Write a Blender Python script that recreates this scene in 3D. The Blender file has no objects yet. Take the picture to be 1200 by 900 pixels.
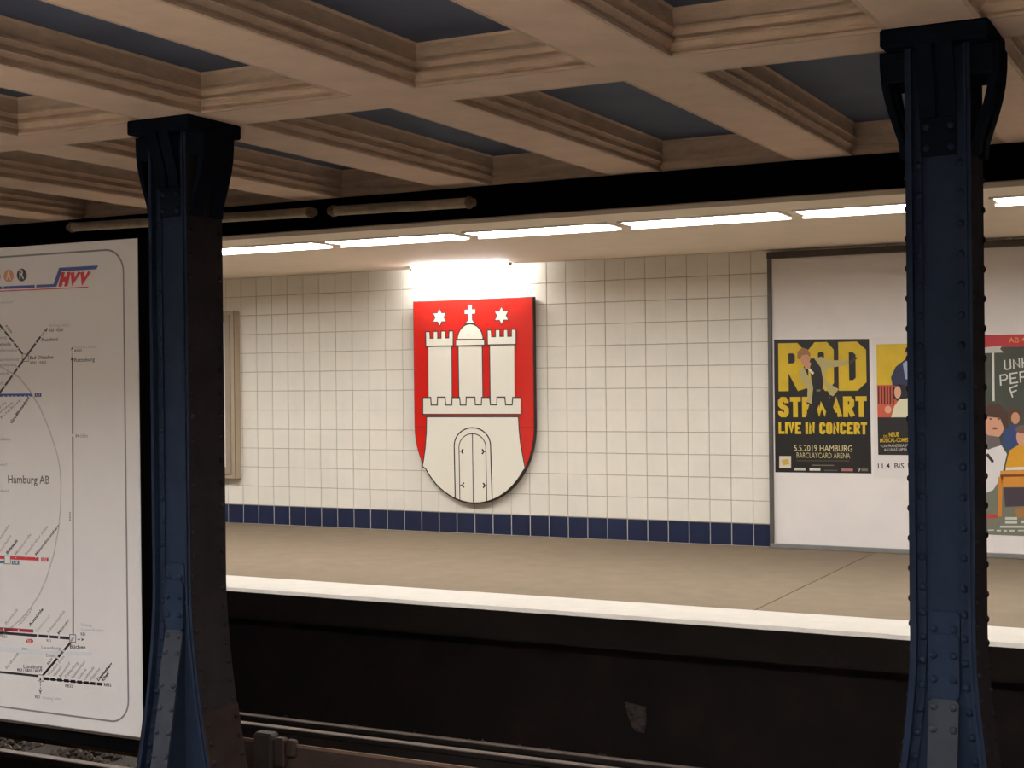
import bpy, bmesh, math, random
import numpy as np
from mathutils import Matrix, Vector
random.seed(7)
R_ = math.radians
scn = bpy.context.scene
col = scn.collection
# ------------------------------------------------------------------ camera, world, exposure
# Frame: X along the tiled wall (to the right), Y towards that wall (wall face at Y=0), Z up (far platform top = 0). Metres.
FPX, YAW, PITCH, ROLL = 1672.789, -0.475966, -0.002631, -0.010872
CAM = np.array([9.48257, -12.14312, 1.48585])
def _rot():
    cy, sy = math.cos(YAW), math.sin(YAW)
    f = np.array([sy*math.cos(PITCH), cy*math.cos(PITCH), math.sin(PITCH)])
    r = np.array([cy, -sy, 0.0]); u = np.cross(r, f)
    return np.array([math.cos(ROLL)*r+math.sin(ROLL)*u, -math.sin(ROLL)*r+math.cos(ROLL)*u, f])
CR = _rot()
cam_data = bpy.data.cameras.new('camera'); cam = bpy.data.objects.new('camera', cam_data); col.objects.link(cam)
cam_data.sensor_width = 36; cam_data.lens = FPX*36/1200; cam_data.clip_start = 0.05; cam_data.clip_end = 200
cam.matrix_world = Matrix([[CR[0][i], CR[1][i], -CR[2][i], CAM[i]] for i in range(3)] + [[0, 0, 0, 1]])
scn.camera = cam
world = bpy.data.worlds.new('world'); scn.world = world; world.use_nodes = True
world.node_tree.nodes['Background'].inputs[0].default_value = (1, .9, .8, 1)
world.node_tree.nodes['Background'].inputs[1].default_value = 0.0
scn.view_settings.view_transform = 'Standard'; scn.view_settings.look = 'None'
scn.view_settings.gamma = 1; scn.view_settings.use_curve_mapping = False
scn.view_settings.exposure = 0.0
LAMP_POWER, NEAR_POWER = 45.0, 107.0          # emission of the platform lamps (their light lives in luminaire())
LAMP_COLOR = (1.0, 1.0, .975)

def ony(px, py, Y):        # photo pixel -> point on the vertical plane Y
    d = np.array([(px-600)/FPX, -(py-450)/FPX, 1.0]) @ CR
    return CAM + d*(Y-CAM[1])/d[1]
# ------------------------------------------------------------------ materials
def lin(c): return tuple(((v/255)/12.92 if v/255 <= .04045 else ((v/255+.055)/1.055)**2.4) for v in c)
MATS = {}
def mat(name, rgb, rough=.6, noise=0.0, scale=8.0, bump=0.0, bscale=60.0, metallic=0.0, spec=.5, emit=0.0, ecol=None, tint=None, stretch=None, tmin=.45, tmax=.7):
    """rgb: sRGB 0-255 albedo; noise: brightness variation; tint: second colour mixed in as blotches of wear or dirt."""
    if name in MATS: return MATS[name]
    m = bpy.data.materials.new(name); m.use_nodes = True
    nt = m.node_tree; b = nt.nodes['Principled BSDF']
    c = lin(rgb)
    b.inputs['Base Color'].default_value = (*c, 1); b.inputs['Roughness'].default_value = rough
    b.inputs['Metallic'].default_value = metallic
    if spec <= .05: b.inputs['IOR'].default_value = 1.08
    b.inputs['Specular IOR Level'].default_value = spec
    if emit:
        b.inputs['Emission Color'].default_value = (*(ecol or LAMP_COLOR), 1); b.inputs['Emission Strength'].default_value = emit
    if noise or tint or bump:
        tc = nt.nodes.new('ShaderNodeNewGeometry'); vec = tc.outputs['Position']
        if stretch:
            mp = nt.nodes.new('ShaderNodeMapping'); mp.inputs['Scale'].default_value = stretch
            nt.links.new(vec, mp.inputs['Vector']); vec = mp.outputs['Vector']
    if noise or tint:
        n = nt.nodes.new('ShaderNodeTexNoise'); n.inputs['Scale'].default_value = scale; n.inputs['Detail'].default_value = 6
        n.inputs['Roughness'].default_value = .62
        nt.links.new(vec, n.inputs['Vector'])
        cr = nt.nodes.new('ShaderNodeValToRGB'); nt.links.new(n.outputs['Fac'], cr.inputs['Fac'])
        if tint:
            cr.color_ramp.elements[0].position = tmin; cr.color_ramp.elements[1].position = tmax
            cr.color_ramp.elements[0].color = (*c, 1); cr.color_ramp.elements[1].color = (*lin(tint), 1)
        else:
            cr.color_ramp.elements[0].position = .3; cr.color_ramp.elements[1].position = .7
            cr.color_ramp.elements[0].color = (*[v*(1-noise) for v in c], 1); cr.color_ramp.elements[1].color = (*[min(1, v*(1+noise)) for v in c], 1)
        nt.links.new(cr.outputs['Color'], b.inputs['Base Color'])
    if bump:
        n2 = nt.nodes.new('ShaderNodeTexNoise'); n2.inputs['Scale'].default_value = bscale; n2.inputs['Detail'].default_value = 4
        nt.links.new(vec, n2.inputs['Vector'])
        bp = nt.nodes.new('ShaderNodeBump'); bp.inputs['Strength'].default_value = bump; bp.inputs['Distance'].default_value = .01
        nt.links.new(n2.outputs['Fac'], bp.inputs['Height']); nt.links.new(bp.outputs['Normal'], b.inputs['Normal'])
    MATS[name] = m
    return m
M_TILE = mat('white_glazed_tile', (226, 219, 207), .42, .05, 2.5)
M_BLUE = mat('blue_glazed_tile', (27, 37, 66), .35, .12, 3)
M_GROUT = mat('brown_grout', (150, 136, 116), .9, .25, 9)
M_LGROUT = mat('pale_grout', (196, 190, 182), .9)
M_ASPH = mat('platform_asphalt', (117, 104, 89), .85, .06, 5, .25, 180, spec=.05)
M_ASPH_BOUNCE = mat('pale_bounce_paving', (150, 143, 133), .85, .10, 5, .25, 180, spec=.05)  # unseen near floor, made paler than the asphalt to bounce light upwards
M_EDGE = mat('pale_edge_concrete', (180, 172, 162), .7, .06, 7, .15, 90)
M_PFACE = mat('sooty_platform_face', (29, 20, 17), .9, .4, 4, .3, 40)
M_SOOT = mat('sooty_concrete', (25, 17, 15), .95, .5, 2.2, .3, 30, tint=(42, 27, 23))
M_GIRD = mat('black_girder_paint', (11, 10, 10), .8, .3, 6, spec=.05)
M_CREAM = mat('cream_ceiling_paint', (228, 196, 170), .8, .07, 5, .15, 60)
M_CREAM2 = mat('cream_moulding_paint', (206, 176, 150), .85, .16, 6, .25, 50, stretch=(1, 1, 3))
M_PANEL = mat('blue_grey_coffer_paint', (84, 90, 108), .8, .12, 3)
M_SOFF = mat('white_soffit_paint', (244, 228, 208), .7, .03, 3)
M_STEEL = mat('navy_column_paint', (38, 46, 62), .65, .12, 9, .2, 70, spec=.04)
M_DUST = mat('dusty_column_paint', (58, 60, 67), .85, .14, 9, .2, 70, spec=.04)
M_GRIME2 = mat('dusty_foot_paint', (52, 42, 39), .85, .16, 7, .2, 70, spec=.04)
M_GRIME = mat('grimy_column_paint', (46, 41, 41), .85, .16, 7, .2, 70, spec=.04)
M_DSTEEL = mat('dark_navy_paint', (20, 24, 32), .7, .14, 9, .2, 70, spec=.04)
M_RAIL = mat('rusty_rail_steel', (38, 28, 25), .8, .3, 12)
M_RAILTOP = mat('worn_rail_head', (112, 96, 86), .5, .15, 14, metallic=.4)
M_COVER = mat('brown_conductor_cover', (62, 44, 35), .85, .3, 5, .3, 40)
M_SLEEP = mat('dark_sleeper_wood', (48, 36, 30), .9, .3, 10)
M_BALL = mat('ballast_stone', (86, 73, 63), .9, .5, 14)
M_WHITEMETAL = mat('white_lamp_metal', (225, 215, 200), .5)
M_TUBE = mat('lamp_tube_glass', (255, 250, 240), .4, emit=LAMP_POWER)
M_TUBE_N = mat('near_lamp_diffuser', (255, 250, 240), .4, emit=NEAR_POWER, ecol=(.97, 1.0, 1.03))
M_TUBE2 = mat('picture_lamp_glass', (255, 250, 240), .4, emit=200)
M_DEADTUBE = mat('dusty_lamp_tube', (176, 158, 132), .45, .2, 18)
M_BRASS = mat('dull_end_cap', (120, 100, 80), .5, .3, 20)
M_PAPER = mat('map_paper', (214, 206, 202), .55, .03, 3)
M_BLACK = mat('black_frame', (11, 10, 11), .8, spec=.05)
M_DFRAME = mat('dark_bronze_frame', (66, 54, 46), .45, .15, 8)
M_GFRAME = mat('grey_metal_frame', (120, 118, 116), .4, .1, 8)
M_BPAPER = mat('billboard_paper', (222, 214, 210), .6, .04, 2.5)
M_CASE = mat('case_metal', (170, 152, 130), .5, .06, 5)
INK = {}
def ink(*rgb, rough=.5):
    k = tuple(rgb)
    if k not in INK: INK[k] = mat('ink_%d_%d_%d' % k, k, rough)
    return INK[k]
# ------------------------------------------------------------------ mesh helpers
def link(name, me, m, parent=None):
    o = bpy.data.objects.new(name, me); col.objects.link(o)
    if m is not None and not me.materials: me.materials.append(m)
    if parent is not None: o.parent = parent; o.matrix_parent_inverse = parent.matrix_basis.inverted()
    return o
class MB:
    def __init__(s): s.v = []; s.f = []
    def box(s, x0, x1, y0, y1, z0, z1):
        b = len(s.v)
        s.v += [(x, y, z) for z in (z0, z1) for x, y in ((x0, y0), (x1, y0), (x1, y1), (x0, y1))]
        s.f += [tuple(b+i for i in q) for q in ((3, 2, 1, 0), (4, 5, 6, 7), (0, 1, 5, 4), (1, 2, 6, 5), (2, 3, 7, 6), (3, 0, 4, 7))]
        return s
    def prism(s, pts, axis, a, b):
        """closed polygon swept along an axis: pts are the two other coordinates in order"""
        n = len(pts); k = len(s.v)
        def mk(p, t): return {'x': (t, p[0], p[1]), 'y': (p[0], t, p[1]), 'z': (p[0], p[1], t)}[axis]
        s.v += [mk(p, a) for p in pts] + [mk(p, b) for p in pts]
        s.f += [tuple(k+i for i in range(n))[::-1], tuple(k+n+i for i in range(n))]
        s.f += [(k+i, k+(i+1) % n, k+n+(i+1) % n, k+n+i) for i in range(n)]
        return s
    def loft(s, rings, cap=True):
        k = len(s.v); n = len(rings[0])
        for r in rings: s.v += [tuple(p) for p in r]
        for j in range(len(rings)-1):
            for i in range(n):
                s.f.append((k+j*n+i, k+j*n+(i+1) % n, k+(j+1)*n+(i+1) % n, k+(j+1)*n+i))
        if cap:
            s.f.append(tuple(k+i for i in range(n))[::-1]); s.f.append(tuple(k+(len(rings)-1)*n+i for i in range(n)))
        return s
    def cyl(s, x0, x1, y, z, r, n=12):
        return s.loft([[(x, y+r*math.cos(2*math.pi*i/n), z+r*math.sin(2*math.pi*i/n)) for i in range(n)] for x in (x0, x1)])
    def mesh(s, name='mesh', bevel=0, smooth=False):
        me = bpy.data.meshes.new(name); me.from_pydata(s.v, [], s.f)
        bm = bmesh.new(); bm.from_mesh(me); bmesh.ops.recalc_face_normals(bm, faces=bm.faces)
        if bevel: bmesh.ops.bevel(bm, geom=list(bm.edges), offset=bevel, segments=1, affect='EDGES')
        bm.to_mesh(me); bm.free()
        if smooth:
            for p in me.polygons: p.use_smooth = True
        return me
    def obj(s, name, m, parent=None, bevel=0, smooth=False): return link(name, s.mesh(name, bevel, smooth), m, parent)
def thing(name, label, cat, loc, group=None):
    o = bpy.data.objects.new(name, None); col.objects.link(o); o.location = loc; o.empty_display_size = .1
    o['label'] = label; o['category'] = cat
    if group: o['group'] = group
    return o
def tag(o, label, cat, group=None):
    o['label'] = label; o['category'] = cat
    if group: o['group'] = group
    return o
def struct(o, label=None, cat=None):
    o['kind'] = 'structure'
    if label: o['label'] = label
    if cat: o['category'] = cat
    return o
def root_struct(name, loc, label, cat):
    o = bpy.data.objects.new(name, None); col.objects.link(o); o.location = loc
    return struct(o, label, cat)
def inst(name, me, parent, loc, rot=None):
    o = bpy.data.objects.new(name, me); col.objects.link(o)
    o.parent = parent; o.matrix_parent_inverse = parent.matrix_basis.inverted(); o.location = loc
    if rot: o.rotation_euler = rot
    return o
X0, X1 = -4.5, 13.5
SOFF, CEIL, GIRD_Z = 2.60, 2.77, 2.562
EDGE_Y, TRACK_Z, RAIL_Z = -3.88, -1.0, -.80
NEAR = -13.2                      # mirror plane: near platform is the far one turned round (Y' = NEAR - Y)
def mir(y): return NEAR - y
# ------------------------------------------------------------------ platforms
JX = 6.67
floor = root_struct('floor', (JX, -1.9, 0), 'brown-grey asphalt platform floor with a joint across it', 'floor')
for a, b in ((X0, JX-.005), (JX+.005, X1)):
    MB().box(a, b, -3.34, .0, -.21, 0).obj('paving_slab', M_ASPH, floor)
struct(MB().box(JX-.005, JX+.005, -3.34, 0, -.2, -.012).obj('joint_filler', M_PFACE, floor))
def edge_strip(name, ys, label):
    me = bpy.data.meshes.new(name); bm = bmesh.new()
    n = 360; rows = []
    rnd = random.Random(3)
    for i in range(n+1):
        x = X0+(X1-X0)*i/n; w = rnd.uniform(-.006, .006)
        rows.append([bm.verts.new((x, y, z)) for y, z in ((ys(-3.34), -.2), (ys(-3.34), .0), (ys(EDGE_Y+.03+w), .0), (ys(EDGE_Y+w*.4), -.022), (ys(EDGE_Y+w*.3), -.06), (ys(EDGE_Y), -.2))])
    for i in range(n):
        for j in range(5): bm.faces.new((rows[i][j], rows[i+1][j], rows[i+1][j+1], rows[i][j+1]))
    bmesh.ops.recalc_face_normals(bm, faces=bm.faces); bm.to_mesh(me); bm.free()
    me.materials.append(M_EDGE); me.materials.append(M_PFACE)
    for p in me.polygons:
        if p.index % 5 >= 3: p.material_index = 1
    o = link(name, me, None); return struct(o, label, 'platform edge')
edge_strip('trim_1', lambda y: y, 'bright pale safety strip along the platform edge before the tiled wall')
edge_strip('trim_2', mir, 'pale safety strip along the near platform edge')
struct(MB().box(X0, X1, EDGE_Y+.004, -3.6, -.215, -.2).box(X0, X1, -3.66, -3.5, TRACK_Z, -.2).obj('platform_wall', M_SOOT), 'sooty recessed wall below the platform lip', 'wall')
struct(MB().box(X0, X1, mir(0), mir(-3.34), -.21, 0).obj('platform_floor', M_ASPH_BOUNCE), 'unseen near platform floor, made pale to bounce light', 'floor')
struct(MB().box(X0, X1, mir(-3.5), mir(-3.66), TRACK_Z, -.2).obj('platform_wall', M_SOOT), 'sooty wall below the near platform', 'wall')
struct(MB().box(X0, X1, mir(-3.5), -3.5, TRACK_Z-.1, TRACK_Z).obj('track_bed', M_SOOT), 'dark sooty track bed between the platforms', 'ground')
# ------------------------------------------------------------------ tiled wall
T = .2
wall = struct(MB().box(X0, X1, .006, .25, -.2, SOFF+.1).obj('wall_back', M_GROUT), 'white tiled platform wall with a row of navy base tiles', 'wall')
def tile_mesh(name, m, h=T, g=.002):
    me = bpy.data.meshes.new(name); bm = bmesh.new()
    a = T/2-g; c = h/2-g; e = .002
    back = [bm.verts.new((x, .014, z)) for x, z in ((-a, -c), (a, -c), (a, c), (-a, c))]
    mid = [bm.verts.new((x, .0025, z)) for x, z in ((-a, -c), (a, -c), (a, c), (-a, c))]
    fr = [bm.verts.new((x, 0, z)) for x, z in ((-a+e, -c+e), (a-e, -c+e), (a-e, c-e), (-a+e, c-e))]
    for p, q in ((back, mid), (mid, fr)):
        for i in range(4): bm.faces.new((p[i], p[(i+1) % 4], q[(i+1) % 4], q[i]))
    bm.faces.new(fr); bmesh.ops.recalc_face_normals(bm, faces=bm.faces); bm.to_mesh(me); bm.free()
    me.materials.append(m); return me
TM = tile_mesh('wall_tile', M_TILE); BM_ = tile_mesh('base_tile', M_BLUE, T, .0042); SM = tile_mesh('base_tile_sliver', M_BLUE, .03, .004)
MB().box(X0, X1, .004, .007, -.03, T-.003).obj('base_grout', M_LGROUT, wall)
rest_w, rest_b = [], []
rt = random.Random(11)
cells = []
for i in range(int(X0/T)-1, int(X1/T)):
    for r in range(13):
        xc, zc = (i+.5)*T, (r+.5)*T
        tilt = (rt.gauss(0, .0035), 0, rt.gauss(0, .0035)); loc = (xc, rt.uniform(-.0006, .0006), zc)
        hidden = (2.3 < xc < 3.36 and .95 < zc < 2.2) or (2.5 < xc < 3.2 and .5 < zc) and zc < 2.2
        if -.25 < xc < 5.78 and not hidden:
            cells.append((r == 0, loc, tilt))
        else: (rest_b if r == 0 else rest_w).append((loc, tilt))
whites = sorted([c for c in cells if not c[0]], key=lambda c: -c[1][0]); blues = [c for c in cells if c[0]]
for c in whites[:300]: inst('wall_tile', TM, wall, c[1], c[2])
for c in blues: inst('base_tile', BM_, wall, c[1], c[2])
rest_w += [(c[1], c[2]) for c in whites[300:]]
def joined(name, src, lst, parent, m):
    bm = bmesh.new()
    for loc, rot in lst:
        k = len(bm.verts); bm.from_mesh(src); bm.verts.ensure_lookup_table()
        mw = Matrix.Translation(loc) @ Matrix.Rotation(rot[0], 4, 'X') @ Matrix.Rotation(rot[2], 4, 'Z')
        for v in bm.verts[k:]: v.co = mw @ v.co
    me = bpy.data.meshes.new(name); bm.to_mesh(me); bm.free()
    o = link(name, me, m, parent); o['kind'] = 'stuff'; return o
joined('tile_field', TM, rest_w, wall, M_TILE); joined('base_tile_field', BM_, rest_b, wall, M_BLUE)
joined('base_sliver_row', SM, [(((i+.5)*T, 0, -.015), (0, 0, 0)) for i in range(int(X0/T)-1, int(X1/T))], wall, M_BLUE)
struct(MB().box(X0, X1, NEAR-.25, NEAR, -.2, SOFF+.1).obj('wall_front', M_TILE), 'plain pale wall behind the near platform', 'wall')
for nm, a, b in (('wall_left', X0-.2, X0), ('wall_right', X1, X1+.2)):
    struct(MB().box(a, b, NEAR, 0, TRACK_Z, 3.1).obj(nm, M_SOOT), 'dark wall closing the station end', 'wall')
# ------------------------------------------------------------------ soffits, girders, coffered ceiling
struct(MB().box(X0, X1, -3.62, .25, SOFF, SOFF+.12).obj('soffit', M_SOFF), 'smooth white soffit above the far platform', 'ceiling')
struct(MB().box(X0, X1, NEAR-.25, mir(-3.62), SOFF, SOFF+.12).obj('soffit', M_SOFF), 'smooth white soffit above the near platform', 'ceiling')
def girder(name, ys, label):
    y0, y1 = sorted((ys(-3.86), ys(-3.62)))
    o = MB().box(X0, X1, y0, y1, GIRD_Z, GIRD_Z+.02).box(X0, X1, y0+.08, y1-.08, GIRD_Z+.02, 3.0).box(X0, X1, y0, y1, CEIL-.03, CEIL-.002).obj(name, M_GIRD)
    # face plate of the girder towards the tracks
    yf = ys(-3.86); MB().box(X0, X1, min(yf, ys(-3.84)), max(yf, ys(-3.84)), GIRD_Z+.02, CEIL-.03).obj('face_plate', M_GIRD, o)
    MB().box(X0, X1, y0+.012, y1, GIRD_Z-.006, GIRD_Z).obj('underside_strip', mat('pale_girder_underside', (150, 132, 112), .8, .15, 5), o)  # underside strip, paler than the black of the girder
    return struct(o, label, 'beam')
girder('girder', lambda y: y, 'black steel girder above the far platform edge')
girder('girder', mir, 'black steel girder above the near platform edge')
ceil = struct(MB().box(X0, X1, mir(-3.7), -3.7, 3.02, 3.15).obj('ceiling', M_CREAM), 'cream coffered ceiling with blue-grey recessed panels over the tracks', 'ceiling')
BX = [6.085+1.19*k for k in range(-8, 7)]; BW = .175
ROWS = [(-6.44, -3.835), (mir(-3.835), -6.78)]
MB().box(X0, X1, -6.762, -6.458, CEIL, 3.02).obj('row_beam', M_CREAM, ceil)
for (ya, yb) in ROWS:
    for x in BX: MB().box(x-BW+.018, x+BW-.018, ya-.018, yb+.018, CEIL, 3.02).obj('beam', M_CREAM, ceil)
# moulding profile: (outward from the beam side into the coffer, height)
PROF = [(-.0145, CEIL), (.004, CEIL), (.007, CEIL+.012), (-.009, CEIL+.016), (-.007, CEIL+.034), (.012, CEIL+.052), (.020, CEIL+.054), (.020, CEIL+.064), (-.002, CEIL+.067),
        (.0, CEIL+.084), (.020, CEIL+.100), (.029, CEIL+.102), (.029, CEIL+.112), (.016, CEIL+.115), (.016, CEIL+.178), (.026, CEIL+.190)]
for (ya, yb) in ROWS:
    for k in range(len(BX)-1):
        xa, xb = BX[k]+BW, BX[k+1]-BW
        rings = [[(xa+d-.004, ya+d-.004, z), (xb-d+.004, ya+d-.004, z), (xb-d+.004, yb-d+.004, z), (xa+d-.004, yb-d+.004, z)] for d, z in PROF]
        MB().loft(rings, cap=False).obj('coffer_moulding', M_CREAM2, ceil)
        MB().box(xa+.01, xb-.01, ya+.01, yb-.01, CEIL+.189, CEIL+.2).obj('coffer_panel', M_PANEL, ceil)
# ------------------------------------------------------------------ lamps
def luminaire(x0, x1, y, z, label, group, w, rim, m):
    """flat batten lamp under the soffit, its diffuser glowing downwards"""
    t = thing('batten_lamp', label, 'lamp', ((x0+x1)/2, y, SOFF), group)
    bot = z-.006
    MB().box(x0-.03, x1+.03, y-w, y+w, bot+.006, SOFF).obj('housing', M_WHITEMETAL, t, .001)
    for a, rm in ((-w-.003, rim[0]), (w, rim[1])): MB().box(x0-.03, x1+.03, y+a, y+a+.003, bot-rm, SOFF).obj('side_rim', M_WHITEMETAL, t)
    MB().box(x0, x1, y-w+.003, y+w-.003, bot, bot+.006).obj('diffuser', m, t)
    for a, b in ((x0-.03, x0-.002), (x1+.002, x1+.03)): MB().box(a, b, y-w+.003, y+w-.003, bot-.001, bot+.006).obj('end_cap', M_WHITEMETAL, t)
    return t
FARL = {-1: 'glowing batten lamp in the row, partly behind the column beside the map board', 0: 'glowing batten lamp right below the last unlit tubular lamp on the girder', 1: 'glowing batten lamp, first one past the free end of the unlit tubular lamps',
        2: 'glowing batten lamp, second one past the free end of the unlit tubular lamps', 3: 'glowing batten lamp running in behind the column before the billboard', 4: 'glowing batten lamp above the film poster, past the column before the billboard'}
for k in range(-6, 8):
    xa = 3.04+1.26*k
    luminaire(xa, xa+1.125, -2.70, 2.593, FARL.get(k, 'glowing batten lamp farther along the row over the far platform'), 'batten lamps over the far platform', .13, (.0015, .02), M_TUBE)
    luminaire(xa, xa+1.125, mir(-2.95), 2.565, 'glowing batten lamp in the row over the near platform', 'batten lamps over the near platform', .09, (.05, .05), M_TUBE_N)
sl = thing('picture_lamp', 'short bright tube lamp under the soffit right above the red coat of arms', 'lamp', (2.78, -.22, SOFF))
MB().box(2.22, 3.36, -.30, -.10, 2.594, SOFF).obj('housing', M_WHITEMETAL, sl)
MB().cyl(2.27, 3.31, -.22, 2.578, .015, 10).obj('tube', M_TUBE2, sl, smooth=True)
for a in (2.24, 3.312): MB().box(a, a+.028, -.24, -.20, 2.56, 2.592).obj('end_cap', M_BRASS, sl)
# unlit tubular lamps hung along the girder
for xa, xb, lb in ((1.44, 2.53, 'dusty unlit tubular lamp on the girder, farthest from the lone end cap'), (2.64, 3.74, 'dusty unlit tubular lamp on the girder between two others'), (3.85, 5.0, 'dusty unlit tubular lamp on the girder ending in a free round cap')):
    t = thing('tubular_lamp', lb, 'lamp', ((xa+xb)/2, -3.95, 2.68), 'unlit tubular lamps along the girder')
    def zz(x): return 2.697-.0125*(x-1.44)
    n = 14; rings = []
    for x in (xa+.05, xb-.05): rings.append([(x, -3.95+.034*math.cos(2*math.pi*i/n), zz(x)+.034*math.sin(2*math.pi*i/n)) for i in range(n)])
    MB().loft(rings).obj('tube', M_DEADTUBE, t, smooth=False)
    for a, b, r in ((xa, xa+.03, .026), (xa+.03, xa+.055, .04), (xb-.055, xb-.03, .04), (xb-.03, xb, .026)):
        MB().cyl(a, b, -3.95, zz((a+b)/2), r, 14).obj('end_cap', M_BRASS, t)
    for x in (xa+.2, xb-.2): MB().box(x-.012, x+.012, -3.93, -3.858, zz(x)+.02, zz(x)+.05).obj('bracket', M_GIRD, t)
# ------------------------------------------------------------------ tracks
def rail(name, y, label, top=RAIL_Z, grp=None):
    P = [(-.062, 0), (.062, 0), (.062, .012), (.012, .026), (.010, .098), (.034, .112), (.034, .138), (-.034, .138), (-.034, .112), (-.010, .098), (-.012, .026), (-.062, .012)]
    o = tag(MB().prism([(y+a, top-.142+b) for a, b in P], 'x', X0, X1).obj(name, M_RAIL), label, 'rail', grp)
    MB().box(X0, X1, y-.028, y+.028, top-.0045, top).obj('running_surface', M_RAILTOP, o)
    return o
rail('running_rail', -4.23, 'running rail lying closest to the sooty platform wall')
rail('guard_rail', -4.45, 'guard rail beside the running rail along the platform wall', RAIL_Z+.005)
rail('running_rail', -5.66, 'running rail beside the brown conductor rail cover')
sleepers = []
SLP = MB().box(-.12, .12, -1.25, 1.25, -.07, 0).mesh('sleeper', .01); SLP.materials.append(M_SLEEP)
for k in range(-5, 18):
    for yy, lb in ((-4.95, 'dark wooden sleeper under the far track'),):
        o = bpy.data.objects.new('sleeper', SLP); col.objects.link(o); o.location = (k*.72+.2, yy, RAIL_Z-.142)
        tag(o, lb, 'sleeper', lb.replace('dark wooden sleeper', 'sleepers'))
# ballast
bm = bmesh.new(); rb = random.Random(5)
base = [Vector(v) for v in ((1, 0, 0), (-1, 0, 0), (0, 1, 0), (0, -1, 0), (0, 0, 1), (0, 0, -1), (.7, .7, .5), (-.7, .6, -.4), (.5, -.7, .5))]
def stone(x, y, z, s):
    pts = [bm.verts.new((x+p.x*s*rb.uniform(.6, 1.1), y+p.y*s*rb.uniform(.6, 1.1), z+p.z*s*rb.uniform(.5, .8))) for p in base[:6]]
    for f in ((0, 2, 4), (2, 1, 4), (1, 3, 4), (3, 0, 4), (2, 0, 5), (1, 2, 5), (3, 1, 5), (0, 3, 5)): bm.faces.new([pts[i] for i in f])
for _ in range(7500):
    x, y = rb.uniform(-1.5, 8), rb.uniform(-5.76, -3.72)
    stone(x, y, TRACK_Z+rb.uniform(.0, .06), rb.uniform(.022, .045))
me = bpy.data.meshes.new('ballast'); bm.to_mesh(me); bm.free()
bl = link('ballast', me, M_BALL); bl['kind'] = 'stuff'; bl['label'] = 'grey-brown crushed stone ballast between the rails'; bl['category'] = 'ballast'
# conductor rail with its cover
cr_ = thing('conductor_rail', 'conductor rail under a long brown cover carried by brackets', 'rail', (5, -5.95, TRACK_Z))
MB().prism([(-5.95, -.435), (-5.905, -.447), (-5.905, -.46), (-5.93, -.46), (-5.93, -.625), (-5.95, -.625)], 'x', X0, X1).obj('cover', M_COVER, cr_)
MB().box(X0, X1, -5.955, -5.945, -.45, -.433).obj('cover_lip', mat('pale_cover_edge', (112, 86, 68), .8, .2, 8), cr_)  # lip along the top edge, a lighter brown than the cover
MB().prism([(-5.90, -.60), (-5.84, -.60), (-5.84, -.52), (-5.90, -.52)], 'x', X0, X1).obj('rail_bar', M_RAIL, cr_)
for x in (-1.65, 1.45, 4.82, 8.45, 11.35):
    br = MB().box(x-.09, x+.03, -6.0, -5.92, -1.0, -.385).obj('bracket', mat('bracket_iron', (58, 46, 40), .8, .3, 20), cr_, .012)
    MB().box(x+.035, x+.10, -5.985, -5.93, -.56, -.405).obj('clamp', M_COVER, br, .01)
    MB().box(x+.105, x+.165, -5.98, -5.93, -.50, -.41).obj('clamp', M_COVER, br, .01)
    MB().box(x-.09, x+.03, -5.92, -5.80, -.56, -.46).obj('insulator', M_COVER, br, .01)
pp = MB().prism([(5.905, -.592), (5.97, -.598), (6.05, -.61), (6.052, -.70), (6.035, -.775), (5.98, -.77), (5.955, -.745), (5.94, -.70), (5.92, -.66)], 'y', -3.672, -3.661).obj('paper_patch', mat('faded_paper', (92, 80, 74), .9, .4, 30, tint=(40, 30, 27))); tag(pp, 'faded torn paper patch stuck on the sooty wall below the platform', 'paper')
# ------------------------------------------------------------------ riveted columns
RIV = bpy.data.meshes.new('rivet')
bm = bmesh.new(); r = .0155
rings = [[bm.verts.new((r*math.cos(a)*math.cos(2*math.pi*i/8), r*math.cos(a)*math.sin(2*math.pi*i/8), r*.8*math.sin(a))) for i in range(8)] for a in (0, .6, 1.1)]
tp = bm.verts.new((0, 0, r*.8))
for a, b in zip(rings, rings[1:]):
    for i in range(8): bm.faces.new((a[i], a[(i+1) % 8], b[(i+1) % 8], b[i]))
for i in range(8): bm.faces.new((rings[-1][i], rings[-1][(i+1) % 8], tp))
for f in bm.faces: f.smooth = True
bm.to_mesh(RIV); bm.free(); RIV2 = RIV.copy(); RIV3 = RIV.copy(); RIV.materials.append(M_STEEL); RIV2.materials.append(M_GRIME); RIV3.materials.append(M_DUST)
HX, HY, WY = .118, .135, .098
def flare(z): return .112*max(0, (.5-z)/.9)**1.6
def sflare(z): return .2*max(0, .29-z)
ZS = [2.70, 2.0, 1.2, .5, .4, .3, .2, .1, 0, -.1, -.2, -.3, -.4, -.55, -.75, -1.0]
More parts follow.
